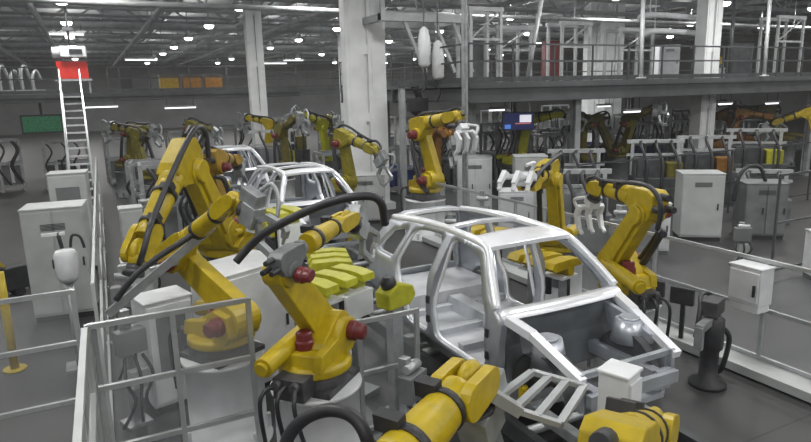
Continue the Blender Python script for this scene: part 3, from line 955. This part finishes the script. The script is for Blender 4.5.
# tall process machines in the middle distance
def process_machine(label, x, y, rz, w_, h, m1, m2):
    t = empty('process_machine', (x, y, 0), rz, label, 'machine')
    MB().box((0, 0, h * .25), (w_, 1.1, h * .5)).box((-w_ * .2, 0, h * .62), (w_ * .5, .9, h * .3)).build('housing', m1, t, .02)
    MB().box((w_ * .28, -.1, h * .6), (w_ * .3, .6, h * .22)).build('drive_unit', m2, t, .02)
    f = MB()
    for q in (-.45, .45): f.box((q * w_, .4, h / 2), (.1, .1, h))
    f.box((0, .4, h), (w_ + .2, .12, .12)); f.box((0, .4, h * .8), (w_ + .2, .08, .08)); f.build('mast', 'pipe', t)
    for q in (-.3, 0, .3): MB().tube([(q * w_, .3, h), (q * w_ - .1, -.2, h * .95), (q * w_ + .05, -.5, h * .7), (q * w_, -.57, h * .35)], .05).build('hose', 'rubber', t)
    MB().cyl((-w_ * .3, -.56, h * .3), (-w_ * .3, -.66, h * .3), .16).build('dial', 'white', t)
    return t


for (x, y, rz, w_, h, m1, m2, l) in ((6.5, 24.4, 0, 1.6, 2.6, 'machine', 'lime', 'tall grey process machine beyond the second car, left'), (8.6, 29.2, -10, 1.6, 2.9, 'darksteel', 'dull_yellow', 'tall dark process machine beyond the second car, behind the second column'),
                                     (11.2, 26.9, -10, 1.6, 2.7, 'machine', 'white', 'tall grey process machine just left of the white double column'),
                                     (10.9, 11.7, -35, 1.2, 1.9, 'machine', 'steel', 'grey process machine between the two right robots, far'), (13.0, 14.3, -35, 1.5, 2.1, 'darksteel', 'machine', 'dark process machine in front of the platform, left of the tall pale cabinet'),
                                     (16.4, 14.3, -35, 1.6, 2.2, 'darksteel', 'dull_yellow', 'dark process machine in front of the platform pillar'), (18.8, 14.3, -40, 1.7, 2.2, 'darksteel', 'orange', 'dark process machine with brown unit in front of the platform at right'),
                                     (21.6, 14.4, -45, 1.8, 2.3, 'darksteel', 'lime', 'dark process machine with lime unit in front of the platform at right'), (24.9, 11.0, -50, 1.7, 2.2, 'machine', 'dull_yellow', 'grey process machine at the right edge behind the frame fences'),
                                     (17.6, 11.4, -50, 1.3, 1.4, 'machine', 'cabinet', 'low grey process machine behind the grey cabinet with hose loop')):
    process_machine(l, x, y, R(rz), w_, h, m1, m2)
for i, (x, l) in enumerate(((5.6, 'orange crate on the left-hand platform, first left of the double column'), (4.6, 'orange crate on the left-hand platform, second left of the double column'), (3.6, 'brown crate on the left-hand platform, third left of the double column'))):
    t = empty('storage_crate', (x, 31.6, 4.3), 0, l, 'crate')
    MB().box((0, 0, .35), (.8, .7, .7)).build('body', 'orange' if i < 2 else 'ochre', t, .02)
    MB().box((0, 0, .73), (.86, .76, .06)).build('lid', 'darksteel', t)

# hanging hose of the pedestal robot
f = MB(); f.tube([at(236, 262, 6.2), at(250, 246, 6.2), at(268, 231, 6.1), at(305, 212, 6.05), at(338, 200, 6.0), at(368, 196, 6.0), at(381, 203, 6.05), at(385, 224, 6.2)], .042, 10)
tag(f.build('cable_hose', 'rubber'), 'thick black hose looping over the white pedestal robot towards the car', 'hose')

# ------------------------------------------------------------------ stairs, sign, left mezzanine things
t = empty('metal_stairs', (-.46, 26.6, 0), 0, 'steep white metal stairs rising to the left-hand platform', 'stairs')
for s in (-.38, .38):
    MB().bar((s, -1.4, 0), (s, 3.9, 4.3), .07, .24, (0, 0, 1)).build('stringer', 'alu', t)
    MB().bar((s, -1.4, 1.0), (s, 3.9, 5.3), .05).bar((s, -1.4, 0), (s, -1.4, 1.0), .05).bar((s, 1.2, 2.1), (s, 1.2, 3.1), .05).bar((s, 3.9, 4.3), (s, 3.9, 5.3), .05).build('handrail', 'alu', t)
tm = MB().box((0, 0, 0), (.74, .26, .06)).mesh('tread', 'white')
for k in range(15):
    o = bpy.data.objects.new('tread', tm); col.objects.link(o); o.parent = t
    o.location = (0, -1.4 + 5.3 * (k + .5) / 15, 4.3 * (k + .5) / 15)
t = empty('sign_board', (-.33, 31.2, 4.3), 0, 'bright red signboard standing on the left-hand platform', 'sign')
MB().box((0, 0, 1.0), (1.2, .1, .72)).build('panel', 'signred', t)
MB().box((0, 0, .58), (1.45, .16, .08)).build('ledge', 'alu', t)
for s in (-.6, .6): MB().box((s, .06, .28), (.07, .07, .56)).build('leg', 'steel', t)
t = empty('hoist_trolley', (-.32, 31.2, 5.72), 0, 'white hoist trolley above the red signboard', 'hoist')
MB().box((.1, .1, .34), (1.0, .8, .46)).cyl((-.72, .1, .32), (.62, .1, .32), .24).build('body', 'white', t, .03)
MB().box((.2, -.32, .34), (.5, .03, .2)).build('window', 'dark', t)
MB().cyl((0, .1, .5), (0, .1, 2.9), .05).box((0, .1, 1.3), (.4, .2, .16)).build('hanger', 'dark', t)
t = empty('cable_reel', (-2.6, 31.5, 4.3), 0, 'pale machine with pipes on the far left platform edge', 'machine')
f = MB()
for k in range(5): f.tube([(-.9 + k * .4, 0, 0), (-.9 + k * .4, 0, .7 + .2 * (k % 2)), (-.75 + k * .4, .2, 1.0 + .2 * (k % 2)), (-.6 + k * .4, .4, .6)], .07)
f.box((0, .2, .1), (2.2, .9, .2)); f.build('pipework', 'steel', t)
cabinet('dark locker on the left-hand platform, right of the red signboard', (1.75, 31.4, 4.3), (.5, .5, 1.1), 0, m='dark', plinth=False, vent=False)
t = empty('display_screen', (-1.75, 31.1, 2.5), 0, 'green glowing screen under the left-hand platform, left of the stairs', 'screen')
MB().box((0, .1, .55), (1.6, .12, .8)).build('frame', 'dark', t)
MB().box((0, .03, .55), (1.45, .03, .65)).build('picture', 'green_glow', t)
MB().box((0, .2, 1.3), (.1, .1, .7)).build('bracket', 'dark', t)
t = empty('video_screen', (12.74, 16.9, 2.5), R(-30), 'dark video screen with small bright picture hung under the right-hand platform', 'screen')
MB().box((0, .05, .45), (1.06, .12, .6)).build('frame', 'dark', t)
MB().box((0, -.02, .45), (.98, .03, .54)).build('picture', 'screen', t)
f = MB(); f.box((.24, -.045, .54), (.38, .02, .24)); f.build('bright_area', 'screenwhite', t)
MB().box((.16, -.045, .38), (.5, .02, .04)).build('red_area', 'screenred', t)
MB().box((-.34, -.045, .28), (.2, .02, .14)).build('blue_area', 'screenblue', t)
for q in (-.4, .4): MB().box((q, .1, .92), (.05, .05, .5)).build('bracket', 'steel', t)

# steel post
f = MB(); f.box((0, 0, 5.3), (.13, .13, 10.6)); f.box((0, -.09, 5.3), (.04, .06, 10.6)); f.box((0, 0, .03), (.4, .4, .06))
o = f.build('column', 'steel'); o.location = (9.72, 15.4, 0); struct(o)


# ------------------------------------------------------------------ background robots under and beyond the platforms
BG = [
    ('dull yellow robot far left below the platform, first right of the stairs', 1.2, 28.2, -60, 10, 0, 'dull_yellow'),
    ('dull yellow robot left of the second column, beyond the leftmost robots', 3.9, 31.0, -60, 20, -10, 'dull_yellow'),
    ('dull yellow robot far left, second right of the stairs', 1.8, 23.1, 120, 15, 10, 'dull_yellow'),
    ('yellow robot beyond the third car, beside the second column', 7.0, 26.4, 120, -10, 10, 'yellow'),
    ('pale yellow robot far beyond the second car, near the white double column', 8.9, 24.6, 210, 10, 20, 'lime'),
    ('olive robot under the platform, just right of the video screen', 16.6, 17.8, 60, -15, 5, 'dull_yellow'),
    ('olive robot under the platform with raised arm, above the bent robot', 18.6, 18.2, -100, 20, 15, 'dull_yellow'),
    ('olive robot under the platform, left of the platform pillar', 19.9, 19.6, 170, 30, -15, 'dull_yellow'),
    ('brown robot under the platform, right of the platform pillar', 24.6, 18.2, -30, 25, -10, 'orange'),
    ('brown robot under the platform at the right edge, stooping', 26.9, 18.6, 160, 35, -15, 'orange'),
    ('olive robot under the platform at the far right edge', 30.0, 18.6, 140, 30, 0, 'dull_yellow'),
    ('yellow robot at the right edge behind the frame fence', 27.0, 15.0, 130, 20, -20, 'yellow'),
    ('olive robot deep under the platform, behind the stooping brown robot', 29.0, 23.2, -70, 5, 5, 'dull_yellow'),
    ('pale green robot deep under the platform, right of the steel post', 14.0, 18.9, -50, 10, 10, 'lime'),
    ('dull yellow robot between the second column and white double column', 10.8, 30.0, -100, 5, 0, 'dull_yellow'),
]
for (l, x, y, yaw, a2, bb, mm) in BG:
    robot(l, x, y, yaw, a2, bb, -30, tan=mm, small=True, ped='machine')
robot('yellow robot standing on the right-hand platform at the right edge', 26.6, 20.2, -150, 5, 30, -30, hp=.5, small=True).location.z = 4.22

# distant machine racks and cabinets
ORD = ['first', 'second', 'third', 'fourth', 'fifth', 'sixth', 'seventh', 'eighth', 'ninth', 'tenth', 'eleventh', 'twelfth', 'thirteenth', 'fourteenth', 'fifteenth', 'sixteenth']


def rack(label, x, y, rz, w, h, d, mm, group=None):
    t = empty('machine_rack', (x, y, 0), rz, label, 'machine', group)
    f = MB()
    for a in (-w / 2, 0, w / 2):
        for b_ in (-d / 2, d / 2): f.box((a, b_, h / 2), (.1, .1, h))
    for z in (.25, h * .55, h):
        for b_ in (-d / 2, d / 2): f.box((0, b_, z), (w, .08, .1))
        for a in (-w / 2, w / 2): f.box((a, 0, z), (.08, d, .1))
    f.build('frame', 'steel', t)
    r = random.Random(int(x * 97 + y * 31))
    f = MB()
    for k in range(4): f.box((-w / 2 + w * (k + .5) / 4, 0, .3 + h * .25 * r.uniform(.6, 1)), (w / 4 * r.uniform(.5, .9), d * .7, h * .5 * r.uniform(.6, 1)))
    f.build('housing', mm, t)
    f = MB()
    for k in range(3):
        f = MB()
        xx = r.uniform(-w / 2, w / 2)
        f.tube([(xx, -d / 2, h), (xx + .2, -d / 2 - .1, h * .8), (xx - .1, -d / 2 - .12, h * .5), (xx + .3, -d / 2, .3)], .04)
        f.build('cable', 'rubber', t)
    return t


k = 0
for (x0, y0, n, dx, dy, desc) in ((1.9, 17.6, 3, 0.05, 3.6, 'machine rack left of the line behind the leftmost robots'),
                                  (8.5, 22.6, 2, 2.3, 0, 'machine rack behind the white double column and second car'),
                                  (12.8, 21.6, 6, 2.9, .1, 'machine rack in the front row under the right-hand platform'),
                                  (14.0, 24.6, 8, 3.1, .05, 'machine rack in the back row under the right-hand platform'),
                                  (-6.5, 33.5, 6, 2.7, 0, 'machine rack under the left-hand platform'),
                                  (10.0, 36.0, 10, 3.6, .8, 'machine rack on the far floor beyond the platforms')):
    for i in range(n):
        rack('%s, %s from the left' % (desc, ORD[i]) if dx > 1 else '%s, %s from the viewer' % (desc, ORD[i]), x0 + dx * i, y0 + dy * i, R(random.uniform(-8, 8)), random.uniform(1.6, 1.95), random.uniform(1.7, 2.6), 1.1,
             ('machine', 'darksteel', 'machine', 'darksteel', 'blue')[k % 5], 'machine racks in the back of the hall')
        k += 1


# frames and posts on the right-hand platform
def gantry(label, x, y, z, w, h, rz=0, d=.8):
    t = empty('steel_frame', (x, y, z), rz, label, 'frame')
    for a in (-w / 2, w / 2):
        for b_ in (0, d): MB().box((a, b_, h / 2), (.1, .1, h)).build('post', 'pipe', t)
    MB().box((0, 0, h), (w + .2, .12, .14)).build('beam', 'pipe', t); MB().box((0, d, h), (w + .2, .12, .14)).build('beam', 'pipe', t)
    MB().box((0, 0, h * .6), (w, .06, .08)).build('crossbar', 'pipe', t)
    MB().bar((-w / 2, 0, h * .6), (w / 2, 0, h), .05).build('brace', 'pipe', t)
    return t


gantry('steel frame on the platform just right of the steel post', 12.2, 18.0, 4.22, 1.2, 2.4)
gantry('steel frame on the platform, second right of the steel post', 14.5, 19.5, 4.22, 1.5, 2.0)
gantry('steel frame on the platform left of the far white column', 17.2, 19.2, 4.22, 1.4, 2.2)
gantry('steel frame on the platform left of the platform pillar', 20.2, 19.0, 4.22, 1.8, 2.0)
gantry('steel frame on the platform near the right edge', 28.6, 18.0, 4.22, 1.8, 2.6)
cabinet('white cabinet standing on the platform, over the platform pillar', (23.4, 20.2, 4.22), (.9, .6, 1.5), R(-30), m='white', plinth=False)
cabinet('dark red cabinet standing on the platform near the steel pipes', (18.0, 21.5, 4.22), (.8, .6, 1.7), R(-25), m='red', plinth=False, vent=False)
cabinet('grey cabinet standing on the platform beside the steel post', (13.6, 21.0, 4.22), (1.1, .7, 1.8), R(-25), m='machine', plinth=False)
cabinet('dark cabinet standing on the platform, right part', (25.0, 17.8, 4.22), (.8, .6, 1.4), R(-35), m='darksteel', plinth=False)
for (px, d, x2, l, mm) in ((641, 20.5, 643.5, 'pale vertical pipe rising from the platform, left of the twin white tubes', 'pipe'),
                           (764, 23.5, 770.5, 'pale leaning pipe rising from the platform at the right', 'pipe'),
                           (729, 25.0, 735, 'dark vertical pipe rising from the platform at the right', 'darksteel'),
                           (527, 19.5, 543, 'pale sloping pipe rising from the platform beside the red cabinet', 'pipe')):
    a = at(px, 77, d); b_ = at(x2, -8, d)
    a.z = 4.22
    f = MB(); f.cyl(a, b_, .07, seg=12); f.cyl(a, a + Vector((0, 0, .06)), .16, seg=12)
    tag(f.build('riser_pipe', mm), l, 'pipe')
for (z, x0, x1, l) in ((6.55, 19.6, 23.6, 'upper of the twin white tubes above the platform railing'), (5.95, 19.9, 23.4, 'lower of the twin white tubes above the platform railing')):
    f = MB(); f.tube([(x0, 18.4, z), (x0 + .5, 18.2, z + .15), (x1 - .6, 18.15, z + .1), (x1, 18.1, z + .06)], .11, 10)
    f.bar((x0 + .4, 18.2, z + .1), (x0 + .4, 18.2, ZC - .02), .03).bar((x1 - .6, 18.15, z + .1), (x1 - .6, 18.15, ZC - .02), .03)
    tag(f.build('duct_pipe', 'white'), l, 'pipe')

# hanging equipment between the double column and the steel post
for (x, y, z, l) in ((9.3, 17.0, 4.7, 'white hanging tool balancer beside the double column'), (10.0, 17.4, 4.35, 'white hanging tool balancer left of the steel post')):
    t = empty('tool_balancer', (x, y, z), 0, l, 'tool')
    MB().lathe([(.08, 0), (.18, .1), (.2, .7), (.14, 1.1), (.05, 1.2)]).build('housing', 'white', t)
    MB().cyl((0, 0, 1.2), (0, 0, ZC - z), .025).build('cable', 'steel', t)
    MB().tube([(0, 0, 0), (.05, 0, -.4), (-.05, .05, -.7)], .04).build('grip', 'dark', t)
t = empty('overhead_gantry', (10.0, 18.2, 0), 0, 'grey overhead steel frame between the double column and the steel post', 'frame')
MB().box((0, 0, 6.3), (3.2, .25, .25)).build('beam', 'pipe', t); MB().box((0, 2, 6.3), (3.2, .25, .25)).build('beam', 'pipe', t)
for s in (-1.5, 1.5): MB().box((s, 1, 6.3), (.2, 2.2, .2)).build('side_beam', 'pipe', t); MB().box((s, 0, 8.4), (.14, .14, 4.2)).build('hanger', 'pipe', t)
for s in (-.8, .3, 1.0): MB().bar((s, 0, 6.3), (s + .8, 0, 4.6), .1).build('brace', 'pipe', t)
t = empty('overhead_gantry', (10.2, 17.6, 0), 0, 'dark crossbar frame above the upright robot at the steel post', 'frame')
MB().box((.2, 0, 4.25), (3.6, .3, .2)).build('beam', 'darksteel', t)
for s in (-1.4, 1.2): MB().box((s, 0, 2.1), (.16, .16, 4.2)).build('post', 'beam', t)
t = empty('cable_bundle', (9.2, 17.5, 2.9), 0, 'dark cable bundle hanging above the upright robot', 'cables')
MB().tube([(0, 0, 1.25), (.2, .1, .9), (-.1, 0, .6), (.3, .1, .3), (.1, 0, 0)], .12).box((.1, 0, .7), (.6, .3, .4)).build('bundle', 'dark', t)

# ------------------------------------------------------------------ overhead pipes, ducts and lamps
PIP = [  # along the hall
    ('x', 3.2, 7.6, .12, 'grey pipe running along the hall left of the lamp row'), ('x', 8.9, 8.2, .18, 'grey duct running along the hall between second and double columns'),
    ('x', 10.4, 7.8, .10, 'grey pipe along the hall over the double column'), ('x', 12.6, 8.25, .22, 'thick duct along the hall right of the double column'),
    ('x', -1.6, 8.0, .14, 'grey pipe along the hall above the stairs'), ('x', 18.3, 8.0, .12, 'grey pipe along the hall over the left part of the right platform'),
    ('x', -5.0, 7.8, .16, 'grey pipe along the hall at far left'),
    ('y', 33.0, 8.15, .10, 'grey pipe crossing the hall above the left-hand platform'), ('y', 40.0, 8.1, .2, 'thick duct crossing the hall beyond the left-hand platform'),
    ('y', 47.2, 8.15, .14, 'grey pipe crossing the hall, middle distance'), ('y', 55.4, 8.1, .2, 'thick duct crossing the hall, far distance'),
    ('y', 63.2, 8.15, .14, 'grey pipe crossing the hall near the far end'), ('y', 28.2, 8.15, .12, 'grey pipe crossing the hall over the right-hand platform'),
    ('y', 22.5, 7.0, .09, 'thin pipe crossing the hall above the right-hand platform frames'), ('y', 36.4, 8.2, .08, 'thin pipe crossing the hall low above the left-hand platform'),
]
for (ax, v, z, r, l) in PIP:
    f = MB()
    if ax == 'x':
        f.cyl((v, 16, z), (v, 90, z), r, seg=12)
        for y in range(18, 90, 8): f.box((v, y, (z + 8.4) / 2), (.04, .04, abs(8.4 - z) + .02))
    else:
        f.cyl((-14, v, z), (70, v, z), r, seg=12)
        for x in range(-12, 70, 8): f.box((x, v, (z + 10.45) / 2), (.04, .04, 10.45 - z))
    tag(f.build('overhead_pipe', 'pipe'), l, 'pipe')

lroot = None
COLS = [(-8.0, 'far left'), (-.4, 'above the stairs'), (6.8, 'left of the double column'), (14.6, 'right of the double column'), (22.0, 'over the platform left part'), (29.4, 'over the platform right part'), (36.8, 'beyond the platform right part'), (44.2, 'far right')]
for ci, (x, cn) in enumerate(COLS):
    for ri, y in enumerate((22, 30, 38, 46, 54, 62, 70, 78)):
        l = 'round pendant lamp in the lamp row %s, %s from the viewer' % (cn, ORD[ri])
        if lroot is None:
            lroot = empty('pendant_lamp', (0, 0, 8.0), 0, l, 'lamp', 'round pendant lamps under the roof')
            MB().lathe([(.30, .02), (.34, .0), (.28, .22), (.12, .36), (.1, .5)]).build('shade', 'alu', lroot)
            MB().cyl((0, 0, .5), (0, 0, 2.5), .02, seg=8).build('cord', 'dark', lroot)
            MB().sphere((0, 0, -.02), .27, 14, 8, (1, 1, .6)).build('bulb', 'lamp', lroot)
            c = lroot
        else:
            c = copy_tree(lroot)
        c.location = (x, y, 8.0); c['label'] = l
# strip lamps
sroot = None
for i, (x, y, z, l) in enumerate(((-.4, 33.5, 7.0, 'long strip light above the red signboard'), (2.8, 36, 6.0, 'strip light right of the red signboard, under the roof pipes'),
                                  (.6, 31.5, 3.7, 'strip light under the left-hand platform, right of the stairs'), (4.0, 31.5, 3.55, 'strip light under the left-hand platform near the second column'),
                                  (10.5, 38, 5.9, 'strip light right of the second column'), (13.5, 44, 6.4, 'strip light far behind the double column'),
                                  (17.6, 16.6, 3.1, 'strip light hung under the platform, left of the platform pillar'), (23.2, 17.0, 3.2, 'strip light hung under the platform, right of the platform pillar'),
                                  (25.6, 16.6, 3.15, 'strip light hung under the platform at the right edge'), (27.0, 21.0, 3.0, 'strip light deep under the platform at the right'),
                                  (14.8, 21.0, 3.2, 'strip light deep under the platform near the video screen'), (22.0, 22.5, 3.1, 'strip light deep under the platform behind the pillar'))):
    if sroot is None:
        sroot = empty('strip_light', (0, 0, 0), 0, l, 'lamp', 'strip lights')
        MB().box((0, 0, .06), (1.5, .16, .08)).build('housing', 'alu', sroot)
        MB().cyl((-.7, 0, 0), (.7, 0, 0), .045, seg=10).build('tube', 'tube', sroot)
        
        for a in (-.6, .6): MB().box((a, 0, .3), (.02, .02, .45)).build('hanger', 'dark', sroot)
        c = sroot
    else:
        c = copy_tree(sroot)
    c.location = (x, y, z); c['label'] = l
    if y < 24: c.scale = (.55, 1, 1)


# ------------------------------------------------------------------ light
def area(x, y, z, size, power, colr=(1, .98, .95)):
    l = bpy.data.lights.new('hall_light', 'AREA'); l.shape = 'DISK'; l.size = size; l.energy = power; l.color = colr
    o = bpy.data.objects.new('hall_light', l); col.objects.link(o); o.location = (x, y, z)
    return o


for x in (-8.0, -.4, 7.2, 14.6, 22.0, 29.4, 36.8, 44.2):
    for y in (-26, -18, -10, -2, 6, 14, 22, 30, 38, 46, 54, 62, 70, 78):  # rows behind the camera are added and unseen, lighting upright faces
        area(x, y, 7.9, 1.2, 230)
        u_ = area(x, y, 8.6, .5, 70); u_.rotation_euler = (math.pi, 0, 0)  # added upward light that brightens the roof
w = bpy.data.worlds.new('world'); sc.world = w
w.use_nodes = True
w.node_tree.nodes['Background'].inputs[0].default_value = (.75, .8, .85, 1)
w.node_tree.nodes['Background'].inputs[1].default_value = .2
hv = w.node_tree.nodes.new('ShaderNodeVolumeScatter')
hv.inputs['Density'].default_value = .0015; hv.inputs['Anisotropy'].default_value = .2
w.node_tree.links.new(hv.outputs[0], w.node_tree.nodes['World Output'].inputs['Volume'])
sc.view_settings.view_transform = 'Standard'
sc.view_settings.look = 'None'
sc.view_settings.gamma = 1
sc.view_settings.exposure = 0
sc.view_settings.use_curve_mapping = False
sc.cycles.use_denoising = True
sc.cycles.max_bounces = 5
sc.cycles.transparent_max_bounces = 12
